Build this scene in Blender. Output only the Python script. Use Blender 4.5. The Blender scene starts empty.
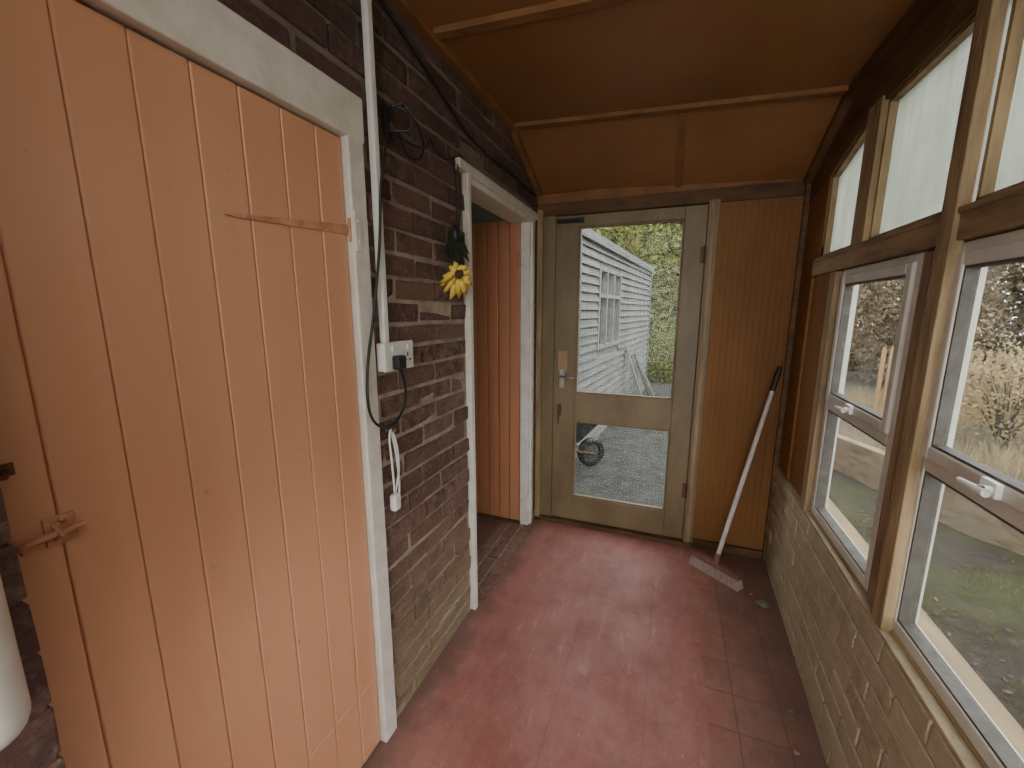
import bpy, math, random
from mathutils import Vector, Matrix
random.seed(7)
R = random.random
def U(a,b): return a+(b-a)*R()
scene = bpy.context.scene
COL = scene.collection

# ---------------------------------------------------------------- materials
def nt(name):
    m = bpy.data.materials.new(name); m.use_nodes = True
    t = m.node_tree; t.nodes.clear()
    out = t.nodes.new('ShaderNodeOutputMaterial')
    return m, t, out
def N(t, typ, **kw):
    n = t.nodes.new(typ)
    for k, v in kw.items():
        if hasattr(n, k): setattr(n, k, v)
    return n
def pos(t, scale=(1,1,1), rot=(0,0,0)):
    g = N(t,'ShaderNodeNewGeometry'); mp = N(t,'ShaderNodeMapping')
    mp.inputs['Scale'].default_value = scale; mp.inputs['Rotation'].default_value = rot
    t.links.new(g.outputs['Position'], mp.inputs['Vector'])
    return mp.outputs['Vector']
def noise(t, vec, scale, detail=5, rough=.6, lo=.35, hi=.65):
    n = N(t,'ShaderNodeTexNoise'); n.inputs['Scale'].default_value=scale
    n.inputs['Detail'].default_value=detail; n.inputs['Roughness'].default_value=rough
    t.links.new(vec, n.inputs['Vector'])
    r = N(t,'ShaderNodeMapRange'); r.inputs['From Min'].default_value=lo; r.inputs['From Max'].default_value=hi
    t.links.new(n.outputs['Fac'], r.inputs['Value'])
    return r.outputs['Result']
def mix(t, fac, a, b, mode='MIX'):
    m = N(t,'ShaderNodeMix'); m.data_type='RGBA'; m.blend_type=mode
    def put(sock, v):
        if isinstance(v, bpy.types.NodeSocket): t.links.new(v, sock)
        elif isinstance(v,(int,float)): sock.default_value=v
        else: sock.default_value=(v[0],v[1],v[2],1)
    put(m.inputs[0], fac); put(m.inputs[6], a); put(m.inputs[7], b)
    return m.outputs[2]
def math_(t, op, a, b=None):
    m = N(t,'ShaderNodeMath'); m.operation=op
    for i,v in enumerate((a,b)):
        if v is None: continue
        if isinstance(v,(int,float)): m.inputs[i].default_value=v
        else: t.links.new(v,m.inputs[i])
    return m.outputs[0]
def mrange(t, v, lo, hi):
    r=N(t,'ShaderNodeMapRange'); r.inputs['From Min'].default_value=lo; r.inputs['From Max'].default_value=hi
    t.links.new(v,r.inputs['Value']); return r.outputs[0]
def finish(t, out, colour, rough=.6, bump=None, bstr=.3, bdist=.004, metallic=0, spec=.5):
    p = N(t,'ShaderNodeBsdfPrincipled')
    if isinstance(colour, bpy.types.NodeSocket): t.links.new(colour, p.inputs['Base Color'])
    else: p.inputs['Base Color'].default_value=(*colour,1)
    if isinstance(rough, bpy.types.NodeSocket): t.links.new(rough, p.inputs['Roughness'])
    else: p.inputs['Roughness'].default_value=rough
    p.inputs['Metallic'].default_value=metallic
    p.inputs['Specular IOR Level'].default_value=spec
    if bump is not None:
        b = N(t,'ShaderNodeBump'); b.inputs['Strength'].default_value=bstr; b.inputs['Distance'].default_value=bdist
        t.links.new(bump,b.inputs['Height']); t.links.new(b.outputs['Normal'],p.inputs['Normal'])
    t.links.new(p.outputs[0], out.inputs['Surface'])
    return p
def simple(name, c1, c2=None, scale=12, rough=.6, bump=.2, bdist=.003, stretch=(1,1,1), metallic=0, lo=.35, hi=.65, spec=.5):
    m,t,out = nt(name)
    v = pos(t, stretch)
    f = noise(t, v, scale, lo=lo, hi=hi)
    f2 = noise(t, v, scale*6)
    c = mix(t, f, c1, c2 if c2 else tuple(x*.8 for x in c1))
    finish(t,out,c,rough,f2,bump,bdist,metallic,spec)
    return m

M = {}
def orange(name, base, dark, chip, gloss=.25):
    m,t,out = nt(name)
    w = pos(t)
    f = noise(t,pos(t,(1,1,.5)),2.2,detail=3,lo=.3,hi=.7)
    c = mix(t,f,base,dark)
    g = noise(t,w,30,detail=2,lo=.755,hi=.77)
    c = mix(t,math_(t,'MULTIPLY',g,.6),c,chip)
    d = noise(t,pos(t,(3,3,.8)),4,lo=.6,hi=.85)
    c = mix(t,math_(t,'MULTIPLY',d,.15),c,(.30,.13,.06))
    r = noise(t,w,6,lo=.2,hi=.8)
    r = math_(t,'MULTIPLY_ADD',r,.12); r.node.inputs[2].default_value=gloss
    finish(t,out,c,r,noise(t,pos(t,(1,1,.4)),14,detail=2,lo=.1,hi=.9),.12,.0015)
    return m
M['orange'] = orange('orange_gloss_paint',(.66,.345,.20),(.60,.295,.165),(.42,.2,.11),.27)
M['orange2'] = orange('inner_orange_paint',(.58,.26,.135),(.50,.215,.11),(.3,.14,.08))
M['white'] = simple('white_gloss_paint',(.72,.69,.61),(.54,.50,.42),14,.45,.15,lo=.4,hi=.85)
M['whiteplastic'] = simple('white_plastic',(.76,.75,.71),(.68,.66,.61),20,.35,.02)
M['upvc'] = simple('window_frame_grey_white',(.60,.57,.49),(.46,.43,.35),9,.45,.05,lo=.4,hi=.8)
M['gasket'] = simple('dark_gasket',(.07,.06,.05),(.11,.10,.08),20,.7,.1)
M['black'] = simple('black_rubber',(.012,.012,.013),(.02,.02,.02),30,.45,.05)
M['ceil'] = simple('ceiling_brown_paint',(.27,.128,.050),(.205,.093,.035),1.6,.5,.08,bdist=.0015,spec=.35)
M['batten'] = simple('batten_brown_paint',(.25,.118,.046),(.18,.082,.03),8,.6,.25,spec=.25)
M['khaki'] = simple('khaki_door_paint',(.225,.162,.084),(.155,.11,.054),5,.5,.2,stretch=(1,1,.4))
M['timber'] = simple('stained_timber',(.39,.275,.14),(.15,.095,.045),7,.65,.5,stretch=(3,3,.45),lo=.33,hi=.72)
M['rail'] = simple('rail_timber',(.37,.26,.13),(.13,.08,.038),7,.65,.5,stretch=(3,.45,3),lo=.33,hi=.72)
M['darktimber'] = simple('dark_timber',(.15,.082,.034),(.07,.037,.016),8,.6,.4,stretch=(.5,.5,2),spec=.25)
M['panel'] = simple('brown_panel',(.235,.108,.034),(.17,.075,.022),3,.6,.1,stretch=(1,1,.4),spec=.2)
M['rawwood'] = simple('bare_wood_patch',(.38,.24,.11),(.3,.18,.08),12,.6,.1)
M['metal'] = simple('dull_steel',(.55,.54,.52),(.35,.34,.33),25,.35,.05,metallic=.9)
M['rust'] = simple('rusty_metal',(.10,.05,.03),(.16,.07,.04),30,.6,.2,metallic=.4)
M['orangemetal'] = simple('painted_hinge',(.60,.29,.16),(.34,.15,.08),40,.4,.3,lo=.45,hi=.75)

def brickmat(name, c1, c2, c3, dust, low=None, mott=1.0, bs=.8, bd=.008):
    m,t,out = nt(name)
    a = N(t,'ShaderNodeAttribute'); a.attribute_name='bc'
    s = N(t,'ShaderNodeSeparateColor'); t.links.new(a.outputs['Color'], s.inputs[0])
    w = pos(t)
    c = mix(t,s.outputs[0],c1,c2)
    f = noise(t,w,22,detail=6,lo=.4,hi=.65)
    c = mix(t,math_(t,'MULTIPLY',math_(t,'MULTIPLY',f,s.outputs[1]),mott),c,c3)
    g = noise(t,w,60,detail=4,lo=.52,hi=.72)
    c = mix(t,math_(t,'MULTIPLY',g,.6*mott),c,dust)
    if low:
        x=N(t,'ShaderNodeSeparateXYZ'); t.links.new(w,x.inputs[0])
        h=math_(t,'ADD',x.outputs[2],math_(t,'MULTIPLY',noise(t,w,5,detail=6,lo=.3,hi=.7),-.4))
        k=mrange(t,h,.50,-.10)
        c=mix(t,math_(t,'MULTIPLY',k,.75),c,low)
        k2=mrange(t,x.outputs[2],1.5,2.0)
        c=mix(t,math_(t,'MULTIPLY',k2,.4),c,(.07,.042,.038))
    b = math_(t,'ADD',noise(t,w,45,detail=8,lo=.2,hi=.8),math_(t,'MULTIPLY',noise(t,pos(t,(1,1,5)),40,detail=6,lo=.2,hi=.8),1.4))
    finish(t,out,c,.75,b,bs,bd)
    return m
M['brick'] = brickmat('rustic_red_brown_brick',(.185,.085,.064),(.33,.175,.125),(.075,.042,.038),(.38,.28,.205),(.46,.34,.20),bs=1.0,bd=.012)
m,t,out = nt('grey_mortar'); w=pos(t)
c=mix(t,noise(t,w,14,detail=6,lo=.35,hi=.65),(.42,.335,.25),(.24,.18,.135))
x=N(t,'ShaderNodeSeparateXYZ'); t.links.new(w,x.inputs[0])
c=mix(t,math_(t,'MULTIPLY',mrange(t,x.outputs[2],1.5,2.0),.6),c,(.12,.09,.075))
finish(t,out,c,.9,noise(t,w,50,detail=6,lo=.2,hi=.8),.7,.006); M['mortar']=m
M['palebrick'] = brickmat('painted_pale_brick',(.46,.37,.235),(.52,.425,.28),(.33,.26,.165),(.54,.45,.31),None,.85,.7)
M['palemortar'] = simple('pale_mortar',(.42,.335,.215),(.30,.235,.15),18,.9,.4,bdist=.004)
M['threshold'] = brickmat('threshold_brick',(.19,.09,.065),(.26,.13,.09),(.11,.06,.045),(.3,.24,.18))

# floor
m,t,out = nt('red_painted_floor')
w = pos(t)
sx = N(t,'ShaderNodeSeparateXYZ'); t.links.new(w,sx.inputs[0])
def brickT(vec, bw, rh, ms, off):
    b = N(t,'ShaderNodeTexBrick'); b.offset=off
    b.inputs['Scale'].default_value=1; b.inputs['Brick Width'].default_value=bw; b.inputs['Row Height'].default_value=rh
    b.inputs['Mortar Size'].default_value=ms; b.inputs['Mortar Smooth'].default_value=.3
    b.inputs['Color1'].default_value=(0,0,0,1); b.inputs['Color2'].default_value=(1,1,1,1)
    t.links.new(vec,b.inputs['Vector']); return b
tl = brickT(w,.152,.152,.003,0.0)
sl = brickT(pos(t,(1,1,1),(0,0,math.pi/2)),.61,.31,.002,.5)
side = mrange(t,sx.outputs[0],.205,.212)
base = mix(t, noise(t,w,2.5,lo=.35,hi=.65), (.345,.128,.105),(.275,.096,.078))
tiles = mix(t, tl.outputs['Color'], (.24,.088,.062),(.31,.122,.086))
c = mix(t, side, base, tiles)
c = mix(t, math_(t,'MULTIPLY',noise(t,pos(t,(1.6,.9,1)),2.4,detail=10,rough=.75,lo=.42,hi=.68),.6), c, (.43,.235,.195))
c = mix(t, math_(t,'MULTIPLY',noise(t,pos(t,(1,.25,1),(0,0,.5)),22,detail=4,lo=.60,hi=.72),.4), c, (.48,.32,.27))
c = mix(t, math_(t,'MULTIPLY',noise(t,w,70,detail=3,lo=.66,hi=.72),.6), c, (.50,.39,.33))
c = mix(t, math_(t,'MULTIPLY',noise(t,w,6,detail=10,rough=.78,lo=.50,hi=.68),.5), c, (.17,.075,.06))
jt = mix(t, side, math_(t,'MULTIPLY',sl.outputs['Fac'],.28), math_(t,'MULTIPLY',tl.outputs['Fac'],.65))
c = mix(t, jt, c, (.11,.065,.05))
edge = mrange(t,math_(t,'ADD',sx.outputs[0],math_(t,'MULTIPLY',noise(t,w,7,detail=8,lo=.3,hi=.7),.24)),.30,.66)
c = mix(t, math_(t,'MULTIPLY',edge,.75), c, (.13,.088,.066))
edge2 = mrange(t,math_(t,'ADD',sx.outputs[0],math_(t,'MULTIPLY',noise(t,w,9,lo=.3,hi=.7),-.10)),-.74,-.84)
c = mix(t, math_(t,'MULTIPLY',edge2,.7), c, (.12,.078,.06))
bmp = math_(t,'SUBTRACT',math_(t,'MULTIPLY',noise(t,w,30,detail=6,lo=.2,hi=.8),.35),jt)
rr = math_(t,'MULTIPLY_ADD',noise(t,w,5,lo=.3,hi=.7),.2); rr.node.inputs[2].default_value=.38
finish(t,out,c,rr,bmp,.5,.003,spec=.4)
M['floor']=m

# glass
def glass(name, tint, gl=.07, wire=False, dirt=.0):
    m,t,out = nt(name)
    tr = N(t,'ShaderNodeBsdfTransparent'); tr.inputs[0].default_value=(*tint,1)
    gs = N(t,'ShaderNodeBsdfGlossy'); gs.inputs['Roughness'].default_value=.03
    mx = N(t,'ShaderNodeMixShader'); mx.inputs[0].default_value=gl
    t.links.new(tr.outputs[0],mx.inputs[1]); t.links.new(gs.outputs[0],mx.inputs[2])
    df = N(t,'ShaderNodeBsdfTranslucent'); df.inputs[0].default_value=(.45,.44,.40,1)
    m2 = N(t,'ShaderNodeMixShader')
    d = math_(t,'MULTIPLY',noise(t,pos(t),6,detail=8,lo=.3,hi=.75),dirt)
    if wire:
        s = N(t,'ShaderNodeSeparateXYZ'); t.links.new(pos(t),s.inputs[0])
        a = math_(t,'LESS_THAN',math_(t,'FRACT',math_(t,'MULTIPLY',s.outputs[0],1/.0135)),.10)
        b = math_(t,'LESS_THAN',math_(t,'FRACT',math_(t,'MULTIPLY',s.outputs[2],1/.0135)),.10)
        d = math_(t,'MAXIMUM',d,math_(t,'MULTIPLY',math_(t,'MAXIMUM',a,b),.55))
        df.inputs[0].default_value=(.12,.12,.11,1)
    t.links.new(d,m2.inputs[0]); t.links.new(mx.outputs[0],m2.inputs[1]); t.links.new(df.outputs[0],m2.inputs[2])
    t.links.new(m2.outputs[0],out.inputs['Surface'])
    return m
M['glass']=glass('window_glass',(.93,.94,.92),.015,False,.05)
M['wireglass']=glass('wired_door_glass',(.94,.96,.94),.006,True,.04)
m,t,out = nt('obscure_glass')
tr=N(t,'ShaderNodeBsdfTransparent'); tr.inputs[0].default_value=(.75,.80,.76,1)
tl_=N(t,'ShaderNodeBsdfTranslucent')
cc=mix(t,noise(t,pos(t,(1,1,.6)),7,detail=9,rough=.7,lo=.3,hi=.7),(.60,.61,.56),(.42,.44,.37))
cc=mix(t,math_(t,'MULTIPLY',noise(t,pos(t,(1,7,.35)),5,detail=7,lo=.5,hi=.7),.4),cc,(.36,.37,.20)); t.links.new(cc,tl_.inputs[0])
gs=N(t,'ShaderNodeBsdfGlossy'); gs.inputs['Roughness'].default_value=.15
a=N(t,'ShaderNodeMixShader'); a.inputs[0].default_value=.90
t.links.new(tr.outputs[0],a.inputs[1]); t.links.new(tl_.outputs[0],a.inputs[2])
b=N(t,'ShaderNodeMixShader'); b.inputs[0].default_value=.04
t.links.new(a.outputs[0],b.inputs[1]); t.links.new(gs.outputs[0],b.inputs[2]); t.links.new(b.outputs[0],out.inputs['Surface'])
M['frost']=m

# ---------------------------------------------------------------- mesh builder
class MB:
    def __init__(s): s.v=[]; s.f=[]; s.c=[]; s.sm=[]; s.mi=[]
    def add(s, vs, fs, col=(0,0,0), smooth=False, mi=0):
        o=len(s.v); s.v+= [Vector(p) for p in vs]
        for f in fs: s.f.append([i+o for i in f]); s.c.append(col); s.sm.append(smooth); s.mi.append(mi)
    def box(s, x0,x1,y0,y1,z0,z1, jit=0, col=(0,0,0), mi=0):
        vs=[(x,y,z) for x in (x0,x1) for y in (y0,y1) for z in (z0,z1)]
        if jit: vs=[(a+U(-jit,jit),b+U(-jit,jit),c+U(-jit,jit)) for a,b,c in vs]
        fs=[(0,1,3,2),(4,6,7,5),(0,4,5,1),(2,3,7,6),(0,2,6,4),(1,5,7,3)]
        s.add(vs,fs,col,False,mi)
    def prism(s, poly, fn, d0, d1, mi=0):
        n=len(poly); vs=[fn(p,d0) for p in poly]+[fn(p,d1) for p in poly]
        fs=[list(range(n))[::-1], list(range(n,2*n))]+[(i,(i+1)%n,n+(i+1)%n,n+i) for i in range(n)]
        s.add(vs,fs,mi=mi)
    def tube(s, pts, r, seg=10, cap=True, mi=0):
        pts=[Vector(p) for p in pts]; n=len(pts)
        rs = r if isinstance(r,(list,tuple)) else [r]*n
        vs=[]; up=None
        for i,p in enumerate(pts):
            d=(pts[min(i+1,n-1)]-pts[max(i-1,0)]).normalized()
            if up is None:
                up=Vector((0,0,1)) if abs(d.z)<.9 else Vector((1,0,0))
            a=d.cross(up).normalized(); b=a.cross(d).normalized(); up=b
            for k in range(seg):
                th=2*math.pi*k/seg
                vs.append(p+(a*math.cos(th)+b*math.sin(th))*rs[i])
        fs=[(i*seg+k,i*seg+(k+1)%seg,(i+1)*seg+(k+1)%seg,(i+1)*seg+k) for i in range(n-1) for k in range(seg)]
        s.add(vs,fs,smooth=True,mi=mi)
        if cap:
            s.add(vs[:seg],[list(range(seg))],mi=mi); s.add(vs[-seg:],[list(range(seg))[::-1]],mi=mi)
    def ball(s, c, rx, ry, rz, seg=14, rings=8, jit=0, mi=0, rot=None):
        vs=[]; c=Vector(c)
        for i in range(rings+1):
            ph=math.pi*i/rings
            for k in range(seg):
                th=2*math.pi*k/seg; q=1+U(-jit,jit)
                p=Vector((rx*math.sin(ph)*math.cos(th)*q,ry*math.sin(ph)*math.sin(th)*q,rz*math.cos(ph)*q))
                if rot: p=rot@p
                vs.append(c+p)
        fs=[(i*seg+k,(i+1)*seg+k,(i+1)*seg+(k+1)%seg,i*seg+(k+1)%seg) for i in range(rings) for k in range(seg)]
        s.add(vs,fs,smooth=True,mi=mi)
def smooth_path(pts, n=8):
    pts=[Vector(p) for p in pts]; out=[]
    P=[pts[0]]+pts+[pts[-1]]
    for i in range(1,len(P)-2):
        for k in range(n):
            u=k/n; p0,p1,p2,p3=P[i-1],P[i],P[i+1],P[i+2]
            out.append(.5*((2*p1)+(-p0+p2)*u+(2*p0-5*p1+4*p2-p3)*u*u+(-p0+3*p1-3*p2+p3)*u**3))
    out.append(pts[-1]); return out
def make(name, mb, mats, parent=None, bevel=0, seg=2, label=None):
    lo=Vector((min(v.x for v in mb.v),min(v.y for v in mb.v),min(v.z for v in mb.v)))
    hi=Vector((max(v.x for v in mb.v),max(v.y for v in mb.v),max(v.z for v in mb.v)))
    c=(lo+hi)/2; 
    me=bpy.data.meshes.new(name); me.from_pydata([v-c for v in mb.v],[],mb.f)
    if not isinstance(mats,(list,tuple)): mats=[mats]
    for m in mats: me.materials.append(m)
    ca=me.color_attributes.new('bc','FLOAT_COLOR','CORNER')
    for p in me.polygons:
        p.use_smooth=mb.sm[p.index]; p.material_index=mb.mi[p.index]
        for li in p.loop_indices: ca.data[li].color=(*mb.c[p.index],1)
    me.update()
    ob=bpy.data.objects.new(name,me); COL.objects.link(ob)
    ob.location=c
    if parent is not None:
        ob.parent=parent; ob.location=c-parent.location
    if bevel:
        b=ob.modifiers.new('bevel','BEVEL'); b.width=bevel; b.segments=seg; b.limit_method='ANGLE'
    if label: ob['label']=label
    return ob
def empty(name, loc):
    e=bpy.data.objects.new(name,None); e.location=loc; e.empty_display_size=.05; COL.objects.link(e); return e
def tag(ob,label,cat,kind=None,group=None):
    ob['label']=label; ob['category']=cat
    if kind: ob['kind']=kind
    if group: ob['group']=group
    return ob

XL=-.81; XR=.60; YF=2.55; YB=-1.6; ZC=2.34

# ---------------------------------------------------------------- floor + ceiling
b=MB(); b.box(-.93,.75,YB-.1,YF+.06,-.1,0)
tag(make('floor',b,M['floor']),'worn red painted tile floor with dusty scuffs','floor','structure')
b=MB(); b.box(-2.3,-.93,.9,3.2,-.1,0)
tag(make('floor',b,M['threshold']),'dark floor of the adjoining store room','floor','structure')
def zc(x,y):
    zl,zr=2.32,2.25
    z=zl+(zr-zl)*(x+.81)/1.41
    if y>2.08: z-= (y-2.08)/.47*.20
    return z
b=MB()
X0,X1=-.83,.67
for (ya,yb) in ((YB-.05,2.08),(2.08,2.60)):
    vs=[(x,y,zc(x,y)+dz) for dz in (0,.04) for x in (X0,X1) for y in (ya,yb)]
    b.add(vs,[(0,1,3,2),(4,6,7,5),(0,4,5,1),(2,3,7,6),(0,2,6,4),(1,5,7,3)])
tag(make('ceiling',b,M['ceil']),'brown painted boarded ceiling sloping down at the far end','ceiling','structure')
def ctrim(n, p0, p1, wdt, thick, axis, lab, mat='batten'):
    b=MB(); h=wdt/2
    if axis=='x': c=[(p0[0],p0[1]-h),(p0[0],p0[1]+h),(p1[0],p1[1]+h),(p1[0],p1[1]-h)]
    else: c=[(p0[0]-h,p0[1]),(p1[0]-h,p1[1]),(p1[0]+h,p1[1]),(p0[0]+h,p0[1])]
    vs=[(x,y,zc(x,y)+.004) for x,y in c]+[(x,y,zc(x,y)-thick) for x,y in c]
    b.add(vs,[(0,1,2,3),(7,6,5,4)]+[(i,4+i,4+(i+1)%4,(i+1)%4) for i in range(4)])
    tag(make('trim_%d'%n,b,M[mat],bevel=.002),lab,'trim','structure')
tn=1
for yy in (2.063,1.33,.58,-.17,-.92):
    ctrim(tn,(-.80,yy),(.60,yy),.036,.018,'x','brown painted cross batten on the ceiling'); tn+=1
ctrim(tn,(-.01,2.095),(-.01,2.53),.03,.014,'y','short brown batten on the sloped ceiling board'); tn+=1
ctrim(tn,(-.792,2.08),(-.792,2.53),.034,.03,'y','brown edge batten where slope meets brick wall'); tn+=1
ctrim(tn,(-.792,YB),(-.792,2.08),.034,.03,'y','brown edge batten where ceiling meets brick wall'); tn+=1
ctrim(tn,(.59,YB),(.59,2.08),.05,.035,'y','dark edge batten over the windows','darktimber'); tn+=1
ctrim(tn,(.59,2.08),(.59,2.53),.05,.035,'y','dark sloping edge batten over the windows','darktimber'); tn+=1

# ---------------------------------------------------------------- left brick wall
holes=[(.05,.97,-.1,1.975),(1.568,2.475,-.1,1.99)]
def bricks(mb, y0,y1,z0,z1, xf, xb, holes, course=.0725, L=.222, gap=.013, jit=.0033, prot=.006):
    n=int((z1-z0)/course)+1
    for i in range(n):
        a=z0+i*course; t_=min(a+course-gap,z1)
        if t_-a<.01: continue
        iv=[(y0,y1)]
        for h in holes:
            if a+.02<h[3] and t_-.01>h[2]:
                nv=[]
                for s,e in iv:
                    if h[1]<=s or h[0]>=e: nv.append((s,e)); continue
                    if h[0]>s: nv.append((s,h[0]))
                    if h[1]<e: nv.append((h[1],e))
                iv=nv
        off=(i%2)*L/2+U(-.012,.012)
        for s,e in iv:
            k=math.floor((s-off)/L)
            while off+k*L<e:
                p=max(s,off+k*L); q=min(e,off+(k+1)*L-gap); k+=1
                if q-p<.025: continue
                mb.box(xb,xf+U(-prot,prot),p,q,a+gap*.5,t_+gap*.5,jit,(R(),R(),R()))
b=MB(); bricks(b,YB,YF,0,2.335,XL,XL-.06,holes)
xb=-.8165
for (ya,yb,za,zb) in ((YB,.05,-.1,2.36),(.97,1.57,-.1,2.36),(2.475,YF+.06,-.1,2.36),(.05,.97,1.975,2.36),(1.57,2.475,1.99,2.36)):
    b.box(-.93,xb,ya,yb,za,zb,mi=1)
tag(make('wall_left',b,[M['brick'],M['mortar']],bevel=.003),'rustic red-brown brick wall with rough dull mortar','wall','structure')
# pier
b=MB()
for i in range(33):
    a=i*.0725; 
    if i%2: b.box(-.81,-.68+U(-.002,.002),-.15,.196,a+.003,a+.069,.0015,(R(),R(),0))
    else:
        b.box(-.81,-.68+U(-.002,.002),-.15,.05,a+.003,a+.069,.0015,(R(),R(),0)); b.box(-.81,-.68+U(-.002,.002),.055,.196,a+.003,a+.069,.0015,(R(),R(),0))
b.box(-.81,-.683,-.147,.193,0,2.32,mi=0)
tag(make('wall_pier',b,[M['brick'],M['mortar']],bevel=.003),'rough dark brick pier beside the orange plank door','wall','structure')
# adjoining room shell
b=MB(); b.box(-2.3,-2.2,.9,3.2,0,2.4); b.box(-2.2,-.93,2.62,2.72,0,2.4); b.box(-2.2,-.93,.9,1.0,0,2.4); 
tag(make('wall_store',b,simple('store_wall',(.30,.29,.22),(.22,.21,.16),4)),'pale green-grey painted walls of the adjoining store','wall','structure')
b=MB(); b.box(-2.3,-.93,.9,3.2,2.4,2.45); tag(make('ceiling',b,M['darktimber']),'dark ceiling of the adjoining store','ceiling','structure')
b=MB(); b.box(-.96,-.935,-.05,.975,0,2.0); tag(make('wall_closet',b,M['darktimber']),'dark boarding behind the plank door','wall','structure')

# door frame 1
b=MB()
b.box(-.93,-.795,.908,.968,0,1.965); b.box(-.93,-.795,.05,.128,0,1.965); b.box(-.93,-.793,.045,.972,1.858,1.968)
b.box(-.93,-.845,.128,.14,0,1.858); b.box(-.93,-.845,.895,.908,0,1.858)
tag(make('trim_%d'%tn,b,M['white'],bevel=.005),'chipped white painted frame around the orange plank door','door frame','structure'); tn+=1
# door frame 2
b=MB()
b.box(-.93,-.790,1.570,1.600,0,1.99); b.box(-.93,-.812,1.600,1.62,0,1.96)
b.box(-.868,-.80,2.43,2.475,0,1.99); b.box(-.868,-.812,2.405,2.43,0,1.96)
b.box(-.93,-.788,1.50,2.50,1.958,1.995); b.box(-.93,-.802,1.60,2.45,1.932,1.958)
tag(make('trim_%d'%tn,b,M['white'],bevel=.004),'white painted frame around the open inner doorway','door frame','structure'); tn+=1
# threshold
b=MB()
for row in range(3):
    x0=-.995+row*.075; y=1.64-(row%2)*.11
    while y<2.40:
        a0=max(y,1.65); a1=min(y+.215,2.40)
        if a1-a0>.03: b.box(x0,x0+.066,a0,a1,-.02,.012+U(-.002,.002),.002,(R(),R(),0))
        y+=.225
b.box(-.99,-.785,1.65,2.40,-.02,.008,mi=1)
tag(make('trim_%d'%tn,b,[M['threshold'],M['mortar']],bevel=.003),'red-brown brick threshold under the inner doorway','threshold','structure'); tn+=1

# ---------------------------------------------------------------- plank door 1
d1=empty('door_1',(-.83,.5,0)); tag(d1,'salmon orange painted vertical plank door with strap hinge','door','structure')
gr=[.130,.190,.280,.370,.459,.549,.636,.730,.822,.905]
b=MB()
for i in range(len(gr)-1):
    y0,y1=gr[i]+.0008,gr[i+1]-.0008; xf_=-.815+U(-.0013,.0013)
    if y0>.63: 
        b.box(-.84,xf_,y0,y1,.2618,1.853); b.box(-.84,xf_-.001,y0,y1,.012,.2602)
    else: b.box(-.84,xf_,y0,y1,.012,1.853)
b.box(-.855,-.8205,.132,.903,.013,1.85)
make('plank_panel',b,M['orange'],d1,bevel=.0035,seg=3)
b=MB()
b.prism([(.905,1.643),(.905,1.618),(.60,1.601),(.578,1.603),(.60,1.608)],lambda p,d:(d,p[0],p[1]),-.816,-.811)
b.tube([(-.806,.908,1.60),(-.806,.908,1.66)],.0045,8)
for y_,z_ in ((.62,1.605),(.75,1.615),(.87,1.63)): b.ball((-.811,y_,z_),.003,.004,.004,8,5)
make('strap_hinge',b,M['orangemetal'],d1,bevel=.001,label='orange painted tapered strap hinge')
b=MB(); b.box(-.796,-.791,.912,.935,1.575,1.68); b.ball((-.790,.924,1.6),.003,.005,.005,8,5); b.ball((-.790,.924,1.655),.003,.005,.005,8,5)
make('hinge_plate',b,M['white'],d1,bevel=.001)
b=MB(); b.box(-.816,-.810,.262,.296,1.085,1.128); b.tube([(-.80,.15,1.10),(-.80,.300,1.108)],.005,10)
b.tube([(-.815,.272,1.092),(-.79,.272,1.105),(-.815,.272,1.118)],.0035,8); b.tube([(-.80,.232,1.105),(-.778,.232,1.10)],.0045,8); 
b.ball((-.808,.280,1.122),.003,.004,.004,8,5); b.box(-.815,-.806,.19,.218,1.083,1.122)
make('bolt_latch',b,M['orangemetal'],d1,bevel=.001,label='paint-clogged sliding bolt')
b=MB(); b.tube([(-.812,.18,1.213),(-.789,.19,1.213),(-.789,.232,1.209),(-.812,.240,1.209)],.0045,8); b.box(-.816,-.811,.17,.248,1.203,1.220)
make('door_latch',b,M['rust'],d1,label='dark rusty latch bar')

# inner door 2 (open inwards)
d2=empty('door_2',(-.875,2.42,0)); tag(d2,'orange boarded inner door standing open into the store','door','structure')
b=MB(); x=-.875
while x>-1.59:
    x0=max(x-.075,-1.62); b.box(x0+.0025,x-.0025,2.425,2.46,.015,1.955); x-=.075
b.box(-1.62,-.877,2.442,2.458,.016,1.953)
make('plank_panel',b,M['orange2'],d2,bevel=.004,seg=2)
b=MB(); b.tube([(-1.56,2.43,1.0),(-1.56,2.39,1.0)],.008); b.ball((-1.56,2.375,1.0),.025,.02,.025); make('door_knob',b,M['rust'],d2)

# ---------------------------------------------------------------- far wall with glazed door
FY=2.545
b=MB(); b.box(-.81,-.69,FY,FY+.07,0,2.0); b.box(.15,.205,FY-.012,FY+.07,0,2.0)
tag(make('trim_%d'%tn,b,M['khaki'],bevel=.004),'khaki-brown painted jambs of the glazed back door','door frame','structure'); tn+=1
b=MB(); b.box(-.81,.62,FY-.008,FY+.07,1.985,2.06)
tag(make('trim_%d'%tn,b,M['darktimber'],bevel=.004),'dark brown head rail over back door and panelling','door frame','structure'); tn+=1
b=MB(); b.box(-.80,-.765,FY-.03,FY,0,2.02); b.box(.163,.188,FY-.022,FY-.012,.0,1.985)
tag(make('trim_%d'%tn,b,M['timber'],bevel=.003),'narrow stained timber strips beside the glazed door','trim','structure'); tn+=1
b=MB(); b.box(-.81,.62,FY-.012,FY+.07,2.055,2.11); b.box(-.81,.62,FY+.02,FY+.07,2.10,2.30)
tag(make('trim_%d'%tn,b,M['batten'],bevel=.004),'brown timber head beam over the back wall','beam','structure'); tn+=1
b=MB(); x=.205
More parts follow.
